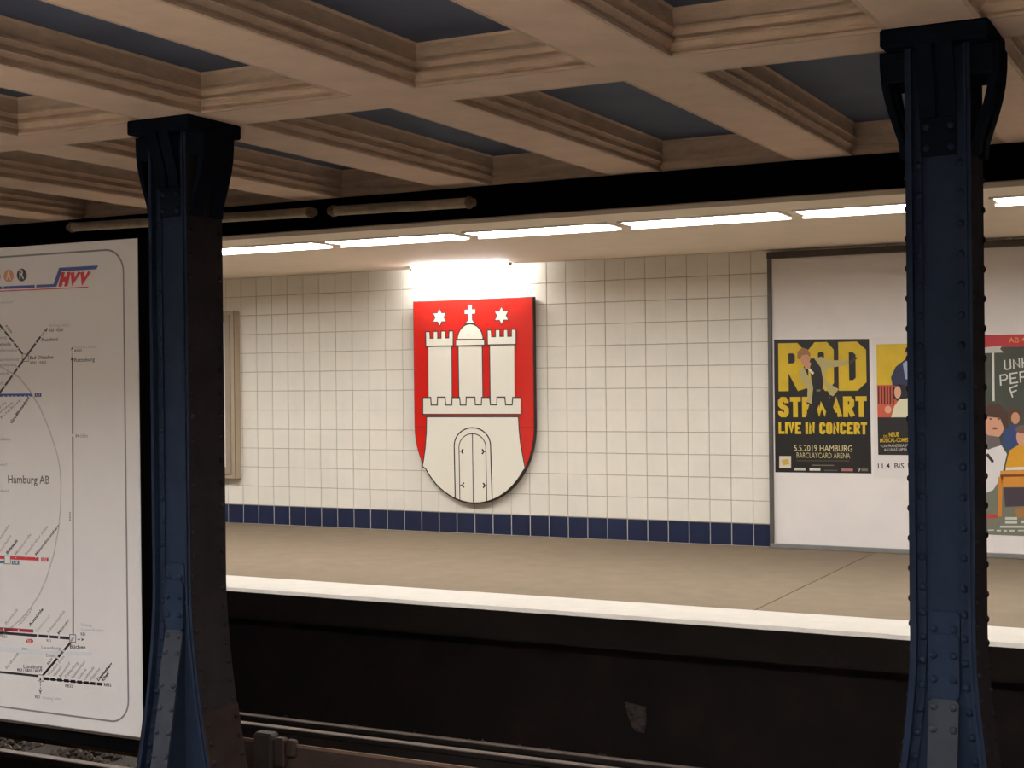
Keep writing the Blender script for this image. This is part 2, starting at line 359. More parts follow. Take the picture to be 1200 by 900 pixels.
def column(cx, cy, label):
    t = thing('steel_column', label, 'column', (cx, cy, TRACK_Z), 'riveted columns between the tracks')
    # web box between the flanges
    web = MB().loft([[(cx-HX+.01-flare(z), cy-WY, z), (cx+HX-.01+flare(z), cy-WY, z), (cx+HX-.01+flare(z), cy+WY, z), (cx-HX+.01-flare(z), cy+WY, z)] for z in ZS]).obj('web', M_STEEL, t); flg = {}
    for s in (-1, 1):
        fl = MB().loft([[(cx+s*(HX+flare(z)), cy-HY, z), (cx+s*(HX+flare(z)), cy+HY, z), (cx+s*(HX-.014+flare(z)), cy+HY, z), (cx+s*(HX-.014+flare(z)), cy-HY, z)] for z in ZS]).obj('flange', M_STEEL, t)
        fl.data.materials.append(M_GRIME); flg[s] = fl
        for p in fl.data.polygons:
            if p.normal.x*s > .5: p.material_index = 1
        # splice seam on the flange
        MB().loft([[(cx+s*(HX+.006+flare(z)), cy-HY, z), (cx+s*(HX+.006+flare(z)), cy+HY, z), (cx+s*(HX+flare(z)-.002), cy+HY, z), (cx+s*(HX+flare(z)-.002), cy-HY, z)] for z in (-.1, -.2, -.3, -.4, -.55, -.75, -1.0)]).obj('flange_foot', M_GRIME2, t)
        for e in (-1, 1):
            # angle iron: one leg on the web, one inside the flange
            y = cy+e*WY
            MB().loft([[(cx+s*(HX-.014+flare(z)), y, z), (cx+s*(HX-.056+flare(z)), y, z), (cx+s*(HX-.056+flare(z)), y+e*.011, z), (cx+s*(HX-.014+flare(z)), y+e*.011, z)] for z in ZS]).obj('angle_iron', M_STEEL, t)
            MB().loft([[(cx+s*(HX-.014+flare(z)), y+e*.011, z), (cx+s*(HX-.025+flare(z)), y+e*.011, z), (cx+s*(HX-.025+flare(z)), y+e*.046, z), (cx+s*(HX-.014+flare(z)), y+e*.046, z)] for z in ZS]).obj('angle_iron', M_STEEL, t)
    for e in (-1, 1):
        y = cy+e*WY
        # splice plates and the strap that bends outwards towards the base
        def plate(nm, z1, z0, hw, off, m, ch=.014, th=.012):
            zs = [z1, z1-ch] + [z for z in (.5, .4, .29, .2, .1, 0, -.1, -.2, -.3, -.4, -.55, -.75) if z0+ch < z < z1-ch] + [z0+ch, z0]
            return MB().loft([[(cx-w, y+e*(off+sflare(z)), z), (cx+w, y+e*(off+sflare(z)), z), (cx+w, y+e*(off+th+sflare(z)), z), (cx-w, y+e*(off+th+sflare(z)), z)] for z, w in [(z, hw-ch if z in (z1, z0) else hw) for z in zs]]).obj(nm, m, t)
        plate('splice_plate', .613, .30, .058, .0, M_STEEL)
        plate('splice_plate', .53, .29, .056, .011, M_STEEL)
        plate('strap', .289, .0, .054, .011, M_DUST)
        plate('strap', .04, -.99, .05, .004, M_DUST, .002)
        # gusset fin behind the strap
        MB().loft([[(cx-.046, y-e*.01, z), (cx+.046, y-e*.01, z), (cx+.046, y+e*(sflare(z)+.006), z), (cx-.046, y+e*(sflare(z)+.006), z)] for z in (.29, .1, -.1, -.3, -.6, -.99)]).obj('gusset', M_STEEL, t)
        # head plate and the two bracket bars
        MB().box(cx-.066, cx+.066, min(y, y+e*.016), max(y, y+e*.016), 2.30, 2.445).obj('head_plate', M_DSTEEL, t, .003)
        for s in (-1, 1):
            x = cx+s*.037; path = [(2.44, .012), (2.5, .02), (2.56, .038), (2.62, .062), (2.70, .085)]
            MB().loft([[(x-.030, y+e*(o), z), (x+.030, y+e*o, z), (x+.030, y+e*(o+.02), z), (x-.030, y+e*(o+.02), z)] for z, o in path]).obj('bracket_bar', M_DSTEEL, t)
    for s in (-1, 1):
        for e in (-1, 1):
            yb = cy+e*.075; path = [(2.30, .0), (2.36, .006), (2.42, .024), (2.48, .042), (2.53, .054), (2.58, .062), (2.64, .066), (2.70, .066)]
            MB().loft([[(cx+s*(HX+o), yb-.04, z), (cx+s*(HX+o+.022+.02*(z-2.3)), yb-.04, z), (cx+s*(HX+o+.022+.02*(z-2.3)), yb+.04, z), (cx+s*(HX+o), yb+.04, z)] for z, o in path]).obj('bracket_bar', M_DSTEEL, t)
        MB().box(min(cx+s*(HX-.01), cx+s*(HX+.086)), max(cx+s*(HX-.01), cx+s*(HX+.086)), cy-.12, cy+.12, 2.585, 2.70).obj('bracket_block', M_DSTEEL, t, .006)
    MB().box(cx-.195, cx+.195, cy-.2, cy+.2, 2.70, CEIL).obj('cap_plate', M_DSTEEL, t, .008)
    MB().box(cx-.42, cx+.42, cy-.42, cy+.42, TRACK_Z, TRACK_Z+.06).obj('base_plate', M_DUST, t, .01)
    # rivets
    zs = [2.38-.112*i for i in range(16)] + [.605-.09*i for i in range(13)]
    def rv(x, y, z, rot, par, me=RIV): inst('rivet', me, par, (x, y, z), rot)
    for z in zs:
        if z > 2.3: continue
        for s in (-1, 1): rv(cx+s*(.075+flare(z)), cy-WY-.010, z, (R_(90), 0, 0), web)
    for z in [q-.045 for q in zs]:
        for s in (-1, 1):
            for e in (-1, 1):
                if s < 0 and e > 0: continue
                rv(cx+s*(HX-.001+flare(z)+(.006 if z < -.1 else 0)), cy+e*.106, z, (0, R_(90)*s, 0), flg[s], RIV2)
    for z in (.547, .451, .362, .262, .182, .03, -.08, -.19, -.30, -.4):
        for s in (-1, 1):
            off = .022 if z < .53 else .011
            if z < 0: off = .0155
            rv(cx+s*.036, cy-WY-off-sflare(z), z, (R_(90), 0, 0), web, RIV if z > .29 else RIV3)
    for z in (2.33, 2.41):
        for s in (-1, 1): rv(cx+s*.045, cy-WY-.015, z, (R_(90), 0, 0), web)
    return t
column(8.474, -6.61, 'riveted navy steel column standing before the poster billboard')
column(4.827, -6.61, 'riveted navy steel column beside the white transit map board')
# ------------------------------------------------------------------ flat print helpers
def ppoly(name, pts, Y, m, parent, t=.0006):
    return MB().prism([(float(p[0]), float(p[1])) for p in pts], 'y', Y, Y+t).obj(name, m, parent)
def pline(name, pts, w, Y, m, parent, closed=False, t=.0006):
    P = [Vector((float(a), float(b))) for a, b in pts]; n = len(P); L, Rr = [], []
    for i in range(n):
        a = P[(i-1) % n] if (closed or i) else P[i]; b = P[(i+1) % n] if (closed or i < n-1) else P[i]
        d1 = (P[i]-a); d2 = (b-P[i])
        d1 = d1.normalized() if d1.length > 1e-9 else None; d2 = d2.normalized() if d2.length > 1e-9 else None
        if d1 is None: d1 = d2
        if d2 is None: d2 = d1
        nn = Vector((-(d1.y+d2.y), d1.x+d2.x)); nn = nn.normalized() if nn.length > 1e-6 else Vector((-d1.y, d1.x))
        k = 1/max(.35, nn.dot(Vector((-d1.y, d1.x))))
        L.append(P[i]+nn*w/2*k); Rr.append(P[i]-nn*w/2*k)
    s = MB(); s.v = [(p.x, Y, p.y) for p in L]+[(p.x, Y, p.y) for p in Rr]
    rng = range(n) if closed else range(n-1)
    s.f = [(i, n+i, n+(i+1) % n, (i+1) % n) for i in rng]
    me = bpy.data.meshes.new(name); me.from_pydata(s.v, [], s.f)
    bm = bmesh.new(); bm.from_mesh(me)
    bmesh.ops.recalc_face_normals(bm, faces=bm.faces)
    g = bmesh.ops.extrude_face_region(bm, geom=list(bm.faces))
    for v in g['geom']:
        if isinstance(v, bmesh.types.BMVert): v.co.y += t
    bmesh.ops.recalc_face_normals(bm, faces=bm.faces); bm.to_mesh(me); bm.free()
    return link(name, me, m, parent)
def ptext(name, s, p0, p1, h, Y, m, parent, bold=0.0, shear=0.0):
    """lettering from p0 to p1 (baseline, in the plane's X/Z metres), h metres high"""
    cu = bpy.data.curves.new('t', 'FONT'); cu.body = s; cu.resolution_u = 2; cu.offset = bold; cu.shear = shear
    ob = bpy.data.objects.new('t', cu); col.objects.link(ob)
    bpy.context.view_layer.update()
    me = bpy.data.meshes.new_from_object(ob.evaluated_get(bpy.context.evaluated_depsgraph_get()))
    bpy.data.objects.remove(ob); bpy.data.curves.remove(cu)
    co = np.array([v.co[:] for v in me.vertices]); lo, hi = co.min(0), co.max(0)
    p0, p1 = np.array(p0, float), np.array(p1, float); d = p1-p0; ln = np.linalg.norm(d); d /= ln; nrm = np.array([-d[1], d[0]])
    base = min(0, 0) if lo[1] > -.05 else 0
    top = hi[1]
    for v, c in zip(me.vertices, co):
        u = (c[0]-lo[0])/(hi[0]-lo[0])*ln; w = (c[1])/top*h
        q = p0+d*u+nrm*w; v.co = (q[0], Y, q[1])
    me.materials.clear()
    bm = bmesh.new(); bm.from_mesh(me)
    for f in bm.faces:
        f.normal_update()
    if bm.faces and sum(f.normal.y for f in bm.faces) > 0: bmesh.ops.reverse_faces(bm, faces=list(bm.faces))
    bm.to_mesh(me); bm.free(); me.name = name
    return link(name, me, m, parent)
GLY = {'R': [[(0, 0), (0, 1), (.72, 1), (1, .86), (1, .6), (.72, .46), (0, .46)], [(.5, .46), (1, .0)]], 'O': [[(0, .12), (0, .88), (.25, 1), (.75, 1), (1, .88), (1, .12), (.75, 0), (.25, 0), (0, .12), (0, .14)]],
    'D': [[(0, .02), (0, 1), (.66, 1), (1, .86), (1, .14), (.66, 0), (0, 0), (0, .04)]], 'S': [[(1, .76), (1, .88), (.75, 1), (.25, 1), (0, .88), (0, .64), (.25, .54), (.75, .46), (1, .36), (1, .12), (.75, 0), (.25, 0), (0, .12), (0, .24)]],
    'T': [[(0, 1), (1, 1)], [(.5, 1), (.5, 0)]], 'E': [[(1, 1), (0, 1), (0, 0), (1, 0)], [(0, .5), (.85, .5)]], 'W': [[(0, 1), (.25, 0), (.5, .75), (.75, 0), (1, 1)]], 'A': [[(0, 0), (.5, 1), (1, 0)], [(.2, .28), (.8, .28)]],
    'L': [[(0, 1), (0, 0), (1, 0)]], 'I': [[(.5, 0), (.5, 1)]], 'V': [[(0, 1), (.5, 0), (1, 1)]], 'N': [[(0, 0), (0, 1), (1, 0), (1, 1)]], 'C': [[(1, .72), (1, .88), (.75, 1), (.25, 1), (0, .88), (0, .12), (.25, 0), (.75, 0), (1, .12), (1, .28)]],
    'H': [[(0, 0), (0, 1)], [(1, 0), (1, 1)], [(0, .5), (1, .5)]], 'U': [[(0, 1), (0, .12), (.25, 0), (.75, 0), (1, .12), (1, 1)]], 'P': [[(0, 0), (0, 1), (.72, 1), (1, .86), (1, .6), (.72, .46), (0, .46)]], 'F': [[(0, 0), (0, 1), (1, 1)], [(0, .5), (.8, .5)]]}
def strip_v(P, w):
    L, Rr, n = [], [], len(P)
    for i in range(n):
        d1 = (P[i]-P[i-1]).normalized() if i else (P[1]-P[0]).normalized()
        d2 = (P[i+1]-P[i]).normalized() if i < n-1 else d1
        nn = Vector((-(d1.y+d2.y), d1.x+d2.x)); nn = nn.normalized() if nn.length > 1e-6 else Vector((-d1.y, d1.x))
        k = 1/max(.4, nn.dot(Vector((-d1.y, d1.x)))); L.append(P[i]+nn*w/2*k); Rr.append(P[i]-nn*w/2*k)
    return L, Rr
def block(name, word, p0, p1, h, Y, m, parent, wf=.2, gap=.12, shear=0.0):
    '''heavy block lettering from strokes; wf = stroke width over height'''
    p0, p1 = Vector((float(p0[0]), float(p0[1]))), Vector((float(p1[0]), float(p1[1]))); ln = (p1-p0).length; d = (p1-p0)/ln; nr = Vector((-d.y, d.x)); w = wf*h
    rel = [{'I': .42, 'W': 1.4, ' ': .5}.get(c, 1.0) for c in word]; unit = ln/(sum(rel)+gap*(len(word)-1)); x = 0; v, f = [], []
    for c, r in zip(word, rel):
        W_ = unit*r
        for st in GLY.get(c, []):
            pts = [Vector((x+w/2+a*(W_-w), w/2+b*(h-w))) for a, b in st]
            if c != 'I':
                for q in (0, -1):        # square ends reach the box
                    o = pts[1] if q == 0 else pts[-2]
                    if (abs(st[q][1]) in (0, 1) and abs(o.x-pts[q].x) < W_*.6 and abs(o.y-pts[q].y) > 1e-6) : pts[q] = pts[q]+(pts[q]-o).normalized()*w/2
                    elif abs(o.y-pts[q].y) < 1e-6 and st[q][0] in (0, 1) and c in 'TELFHD': pts[q] = pts[q]+(pts[q]-o).normalized()*w/2*(1 if c != 'H' else 0)
            else: pts[0].y -= w/2; pts[-1].y += w/2
            L, Rr = strip_v(pts, w); k = len(v)
            n = len(L)
            for qi, q in enumerate(L+Rr):
                q2 = p0+d*(q.x+shear*q.y)+nr*min(max(q.y, 0), h); v.append((q2.x, Y-.00004*(qi % n)-.0003*len([1 for u_ in GLY[c] if u_ is not st and GLY[c].index(u_) < GLY[c].index(st)]), q2.y))
            f += [(k+i, k+n+i, k+n+i+1, k+i+1) for i in range(n-1)]
        x += unit*(r+gap)
    me = bpy.data.meshes.new(name); me.from_pydata(v, [], f); return link(name, me, m, parent)
def ell(cx, cz, rx, rz, n=20, a0=0, a1=360): return [(cx+rx*math.cos(R_(a0+(a1-a0)*i/n)), cz+rz*math.sin(R_(a0+(a1-a0)*i/n))) for i in range(n+(a1-a0 != 360))]
# ------------------------------------------------------------------ coat of arms on the tiled wall
SY = -.072
sh = thing('coat_of_arms', 'red and white coat of arms panel with a three-towered castle, hung on the tiles', 'emblem', (2.83, 0, 1.28))
A = lambda u, v: ony(470+u/6.43, 340+v/6.43, SY)[[0, 2]]
B = lambda u, v: ony(470+u/6.43, 460+v/6.43, SY)[[0, 2]]
scx, hw, zt, zc, zb = 2.832, .655, 2.266, 1.05, .302
def outline(g=0): return [(scx-hw-g, zt+g), (scx+hw+g, zt+g)] + [(scx+(hw+g)*math.cos(R_(a)), zc-(zc-zb+g)*math.sin(R_(a))) for a in range(0, 181, 5)]
MB().prism(outline(.007), 'y', SY+.004, -.022).obj('panel_body', mat('dark_panel_edge', (40, 26, 20), .5), sh)
for dx, dz in ((-.4, 2.0), (.4, 2.0), (-.4, .9), (.4, .9)): MB().box(scx+dx-.03, scx+dx+.03, -.022, -.002, dz-.03, dz+.03).obj('spacer', M_BLACK, sh)
M_RED = mat('glossy_red_enamel', (202, 34, 24), .16, spec=.6); M_WEN = mat('white_enamel', (226, 220, 206), .35)
INKB = ink(22, 18, 16)
seam = 1.038
top = [p for p in outline() if p[1] >= seam]; 
ppoly('upper_field', [(scx-hw, zt), (scx+hw, zt), (scx+hw, seam+.003), (scx-hw, seam+.003)], SY, M_RED, sh, .006)
ppoly('lower_field', [(scx+hw, seam-.003)]+[p for p in outline()[2:] if p[1] < seam-.01]+[(scx-hw, seam-.003)], SY, M_RED, sh, .006)
lay = [0]
def white(name, pts, w=.0115):
    d = {'tower_shaft': 0, 'battlement': .0008, 'tower_cornice': .0016, 'dome': .0008, 'wall_battlement': .0016}.get(name, 0)
    o = ppoly(name, pts, SY-.0010-d, M_WEN, sh, .0006); pline('outline', pts, w, SY-.0014-d, INKB, o, True, .0003)
def star(c, r):
    return [(c[0]+(r if i % 2 == 0 else r*.56)*math.sin(math.pi*i/6), c[1]+(r if i % 2 == 0 else r*.56)*math.cos(math.pi*i/6)) for i in range(12)]
white('star', star(A(290, 205), .088), .008); white('star', star(A(757, 192), .088), .008)
for nm, pts in (('tower_shaft', [(203, 420), (383, 418), (386, 885), (205, 885)]), ('tower_shaft', [(430, 415), (612, 412), (618, 885), (437, 885)]), ('tower_shaft', [(667, 410), (857, 405), (860, 885), (672, 885)])):
    white(nm, [A(*p) for p in pts])
white('battlement', [A(*p) for p in [(185, 312), (217, 312), (220, 362), (244, 362), (244, 310), (277, 310), (277, 362), (302, 361), (302, 308), (335, 308), (338, 360), (360, 359), (362, 307), (393, 307), (393, 420), (187, 425)]])
white('battlement', [A(*p) for p in [(650, 300), (680, 300), (683, 350), (712, 350), (712, 297), (745, 297), (745, 348), (773, 348), (773, 297), (803, 296), (805, 348), (832, 347), (832, 295), (867, 295), (867, 410), (652, 413)]])
white('dome', [A(425+193*i/16 if False else 521.5-97*math.cos(math.pi*i/16), 372-118*math.sin(math.pi*i/16)) for i in range(17)])
white('cross', [A(*p) for p in [(482, 252), (503, 226), (504, 182), (477, 181), (477, 146), (503, 145), (503, 112), (534, 110), (535, 143), (560, 142), (560, 178), (536, 180), (537, 222), (555, 250)]], .008)
white('tower_cornice', [A(*p) for p in [(413, 375), (630, 371), (630, 415), (413, 420)]])
white('wall_battlement', [B(*p) for p in [(165, 38), (225, 37), (228, 95), (274, 95), (276, 35), (333, 35), (337, 95), (383, 95), (385, 38), (443, 38), (447, 95), (490, 95), (492, 35), (557, 35), (561, 93), (606, 93), (608, 37), (668, 37), (674, 93), (722, 93), (724, 35), (783, 35), (788, 93), (838, 93), (842, 37), (905, 37), (905, 165), (165, 165)]])
lowl = [B(*p) for p in [(193, 182), (191, 300), (182, 420), (168, 520), (160, 556)]]; lowr = [B(*p) for p in [(935, 570), (918, 480), (900, 380), (890, 280), (885, 182)]]
arc = [p for p in outline(-.003)[2:] if lowl[-1][1] > p[1] and p[1] < .74]
white('castle_wall', [tuple(p) for p in lowl] + [(p[0], p[1]) for p in arc[::-1]] + [tuple(p) for p in lowr])
def arch(cu, cv, ru, rv, l, r, n=16):
    return [l]+[(cu-ru*math.cos(math.pi*i/n), cv-rv*math.sin(math.pi*i/n)) for i in range(n+1)]+[r]
G = SY-.0024
pline('gate_outline', [B(*p) for p in arch(538, 400, 137, 135, (409, 797), (687, 803))], .012, G, INKB, sh)
pline('gate_outline', [B(*p) for p in arch(538, 412, 101, 102, (444, 814), (647, 817))], .009, G, INKB, sh)
pline('gate_line', [B(538, 312), B(545, 826)], .009, G, INKB, sh)
for u, v, s in ((440, 443, 1), (640, 445, -1), (446, 697, 1), (648, 700, -1)):
    pline('hinge', [B(u, v), B(u+s*20, v)], .008, G, INKB, sh)
    pline('hinge', [B(u+s*30, v-18), B(u+s*20, v-8), B(u+s*20, v+8), B(u+s*30, v+18)], .014, G, INKB, sh)
# ------------------------------------------------------------------ display case on the wall
dc = thing('display_case', 'tall shallow metal display case on the tiles behind the steel column', 'display case', (-.7, 0, .47))
MB().box(-1.35, -.016, -.09, -.001, .475, 2.25).obj('case_body', M_CASE, dc, .006)
MB().box(-1.30, -.075, -.105, -.0895, .52, 2.205).obj('door_frame', mat('case_door', (150, 134, 114), .45, .08, 6), dc, .005)
MB().box(-1.22, -.14, -.1075, -.1052, .60, 2.125).obj('door_panel', M_PAPER, dc)
MB().box(-.030, -.022, -.0925, -.0895, .475, 2.25).obj('door_seal', M_DFRAME, dc)
# ------------------------------------------------------------------ poster billboard
bb = thing('billboard', 'wide white billboard with a dark metal frame standing against the tiled wall', 'billboard', (7.55, 0, 0))
BXa, BXb, BZa, BZb = 5.765, 9.36, -.0, 2.575
MB().box(BXa+.02, BXb-.02, -.035, -.001, BZa+.02, BZb-.02).obj('panel', M_BPAPER, bb)
MB().box(BXa, BXb, -.075, -.001, BZb-.055, BZb).obj('top_frame', M_DFRAME, bb, .004)
MB().box(BXa, BXb, -.06, -.001, BZa-.0, BZa+.04).obj('bottom_frame', M_GFRAME, bb, .004)
MB().box(BXa, BXa+.036, -.06, -.001, BZa+.04, BZb-.055).obj('side_frame', mat('dark_grey_frame', (88, 84, 80), .45, .1, 8), bb, .004)
MB().box(BXb-.036, BXb, -.06, -.001, BZa+.04, BZb-.055).obj('side_frame', MATS['dark_grey_frame'], bb, .004)
PY = -.0365
def rectpx(x0, y0, x1, y1, Y):
    a = ony(x0, y0, Y); b = ony(x1, y1, Y); return [(a[0], a[2]), (b[0], a[2]), (b[0], b[2]), (a[0], b[2])]
# poster 1: concert poster in black and yellow
Q = lambda u, v: ony(900+u/5.294, 390+v/5.294, PY)[[0, 2]]
p1 = thing('concert_poster', 'black concert poster with huge yellow lettering and a singer in a pale jacket', 'poster', (6.25, PY, 1.26))
K1 = ink(20, 15, 14); YEL = mat('poster_yellow', (206, 172, 26), .5, .12, 5)
ppoly('sheet', [Q(37, 42), Q(627, 38), Q(642, 873), Q(45, 865)], PY, K1, p1, .0012)
L1, L2, L3 = PY-.0008, PY-.0022, PY-.0030
def qh(h): return h/5.294*12.0/FPX*1.03
for s, x0, x1, b0, b1, h, wf in (('R', 66, 232, 362, 361, 298, .215), ('O', 252, 410, 361, 360, 300, .2), ('D', 440, 612, 360, 358, 298, .215), ('STEWART', 64, 614, 524, 522, 126, .235), ('LIVE IN CONCERT', 66, 615, 627, 630, 74, .22)):
    block('lettering', s, Q(x0, b0), Q(x1, b1), qh(h), L1, YEL, p1, wf)
ptext('lettering', '5.5.2019 HAMBURG', Q(163, 733), Q(523, 737), qh(38), L1, ink(214, 200, 150), p1)
ptext('lettering', 'BARCLAYCARD ARENA', Q(178, 774), Q(510, 779), qh(32), L1, ink(190, 176, 130), p1)
JK = ink(176, 160, 104); SK = ink(196, 140, 108); BK = ink(26, 20, 20)
for nm, pts, m, L in (('printed_trousers', [(285, 360), (348, 350), (378, 400), (432, 526), (380, 526), (326, 420), (288, 526), (234, 526), (258, 440)], K1, L2),
    ('printed_shirt', [(255, 160), (290, 158), (332, 205), (346, 300), (338, 358), (286, 372), (270, 300), (262, 230)], BK, L2),
    ('printed_jacket', [(288, 160), (330, 148), (380, 170), (500, 172), (505, 197), (420, 212), (375, 216), (348, 262), (375, 312), (440, 350), (405, 393), (383, 384), (346, 310), (328, 215)], JK, L3),
    ('printed_jacket', [(193, 235), (220, 210), (246, 262), (268, 292), (281, 340), (270, 440), (243, 430), (246, 350), (214, 310)], JK, L3),
    ('printed_face', [(195, 150), (215, 130), (250, 135), (264, 160), (255, 192), (235, 205), (212, 192)], SK, L3),
    ('printed_hair', [(182, 158), (184, 118), (214, 92), (246, 102), (264, 132), (262, 152), (244, 134), (212, 140), (196, 166)], ink(150, 104, 62), L3-.0006),
    ('printed_hand', [(222, 192), (250, 176), (268, 188), (258, 226), (232, 226)], SK, L3-.0006), ('printed_cuff', [(250, 226), (262, 222), (287, 250), (276, 262)], ink(220, 214, 200), L3-.0006),
    ('printed_microphone', [(500, 182), (546, 150), (556, 158), (506, 198)], ink(70, 50, 40), L3-.0006),
    ('printed_buckle', [(300, 352), (326, 350), (326, 362), (302, 366)], ink(120, 110, 90), L3)):
    ppoly(nm, [Q(*p) for p in pts], L, m, p1, .0005)
ppoly('printed_picture', [Q(70, 765), Q(143, 765), Q(143, 838), Q(70, 838)], L1, ink(206, 196, 180), p1, .0005)
ppoly('printed_picture', [Q(84, 790), Q(128, 780), Q(132, 815), Q(96, 822)], L2, ink(190, 160, 70), p1, .0005)
for a, b, v, m in ((165, 232, 838, ink(200, 190, 180)), (258, 325, 839, ink(210, 202, 190)), (456, 527, 842, ink(170, 110, 100)), (348, 432, 850, ink(90, 80, 74)), (580, 620, 842, ink(110, 100, 90)), (180, 505, 790, ink(74, 62, 30)), (275, 410, 818, ink(110, 100, 90))):
    hh = 16 if v in (838, 839, 842) else 7
    ppoly('sponsor_mark', [Q(a, v), Q(b, v+1), Q(b, v+hh+1), Q(a, v+hh)], L1, m, p1, .0005)
ptext('lettering', '9', Q(556, 862), Q(574, 862), qh(24), L1, ink(190, 180, 170), p1)
# poster 2: comedy poster on a white sheet
D = lambda u, v: ony(1020+u/5, 380+v/5, PY)[[0, 2]]
p2 = thing('comedy_poster', 'white poster with a yellow picture of two people and black title block, behind the column', 'poster', (6.9, PY, 1.2))
ppoly('sheet', [D(12, 75), D(565, 60), D(575, 915), D(22, 900)], PY, ink(216, 208, 204), p2, .0012)
ppoly('picture_ground', [D(35, 118), D(540, 104), D(545, 350), D(38, 356)], L1, YEL, p2, .0005)
ppoly('picture_ground', [D(38, 356), D(545, 350), D(548, 545), D(42, 545)], L1, ink(196, 88, 62), p2, .0005)
for k in range(6): ppoly('picture_stripe', [D(44+k*17, 362), D(53+k*17, 362), D(54+k*17, 470), D(45+k*17, 470)], L2, ink(84, 30, 26), p2, .0005)
ppoly('title_block', [D(42, 545), D(548, 545), D(552, 770), D(46, 765)], L1, ink(26, 20, 20), p2, .0005)
for nm, pts, m, L in (('printed_jacket', [(120, 312), (148, 250), (208, 202), (300, 205), (320, 360), (130, 360)], ink(38, 44, 74), L2), ('printed_shirt', [(190, 230), (222, 205), (240, 330), (205, 320)], ink(150, 160, 196), L3),
    ('printed_face', ell(232, 172, 24, 34), SK, L2), ('printed_hair', [(204, 165), (208, 138), (236, 124), (262, 145), (258, 165), (232, 150)], ink(24, 20, 20), L3),
    ('printed_hair', [(132, 375), (165, 352), (215, 362), (235, 420), (225, 470), (160, 450), (136, 430)], ink(30, 18, 18), L2), ('printed_face', ell(160, 398, 20, 36), ink(214, 160, 130), L3),
    ('printed_blouse', [(122, 545), (140, 482), (170, 440), (232, 432), (270, 450), (280, 545)], ink(214, 208, 176), L3), ('printed_hand', ell(104, 500, 20, 22), ink(214, 160, 130), L3)):
    ppoly(nm, [D(*p) for p in pts], L, m, p2, .0005)
dh = lambda h: h/5*11.7/FPX
ptext('lettering', 'DIE', D(78, 665), D(103, 664), dh(16), L2, YEL, p2); ptext('lettering', 'NEUE', D(110, 660), D(168, 657), dh(27), L2, YEL, p2, .03)
ptext('lettering', 'MUSICAL-COMEDY', D(57, 692), D(246, 688), dh(24), L2, YEL, p2, .02)
ptext('lettering', 'VON FRANZISKA KUROPKA', D(58, 722), D(290, 716), dh(17), L2, ink(200, 194, 190), p2); ptext('lettering', '& LUKAS NIMSCHECK', D(82, 743), D(276, 738), dh(16), L2, ink(200, 194, 190), p2)
ptext('lettering', '11.4. BIS 1', D(45, 846), D(226, 843), dh(31), L1, ink(24, 20, 20), p2, .01)
# poster 3: film poster
E5 = lambda x, y: ony(x, y, PY)[[0, 2]]
za, zb_ = E5(1160, 392.5)[1], E5(1160, 626.5)[1]; xa3 = E5(1142, 500)[0]; xb3 = xa3+1.19
p3 = thing('film_poster', 'green film poster with chalk lettering, children at a school desk and a red band', 'poster', ((xa3+xb3)/2, PY, zb_))
ppoly('sheet', [(xa3, zb_), (xb3, zb_), (xb3, za), (xa3, za)], PY, mat('chalkboard_green', (62, 66, 56), .55, .15, 6), p3, .0012)
ppoly('top_band', [(xa3, za-.1), (xb3, za-.1), (xb3, za), (xa3, za)], L1, ink(186, 40, 50), p3, .0005)
ppoly('lower_field', [(xa3, zb_), (xb3, zb_), (xb3, zb_+.48), (xa3, zb_+.48)], L1, ink(112, 112, 96), p3, .0005)
CH = ink(206, 206, 196)
ph = lambda h: h*11.4/FPX
ptext('lettering', 'AB 4', E5(1182, 402), E5(1202, 401), ph(6.5), L2, ink(214, 140, 60), p3, .01)
block('lettering', 'UNH', E5(1177, 434), E5(1206, 430), ph(12), L1, CH, p3, .13, .25, .1); block('lettering', 'PER', E5(1172, 452), E5(1205, 447), ph(13), L1, CH, p3, .13, .2, .1); block('lettering', 'F', E5(1186, 466), E5(1196, 462), ph(12), L1, CH, p3, .13, .2, .1)
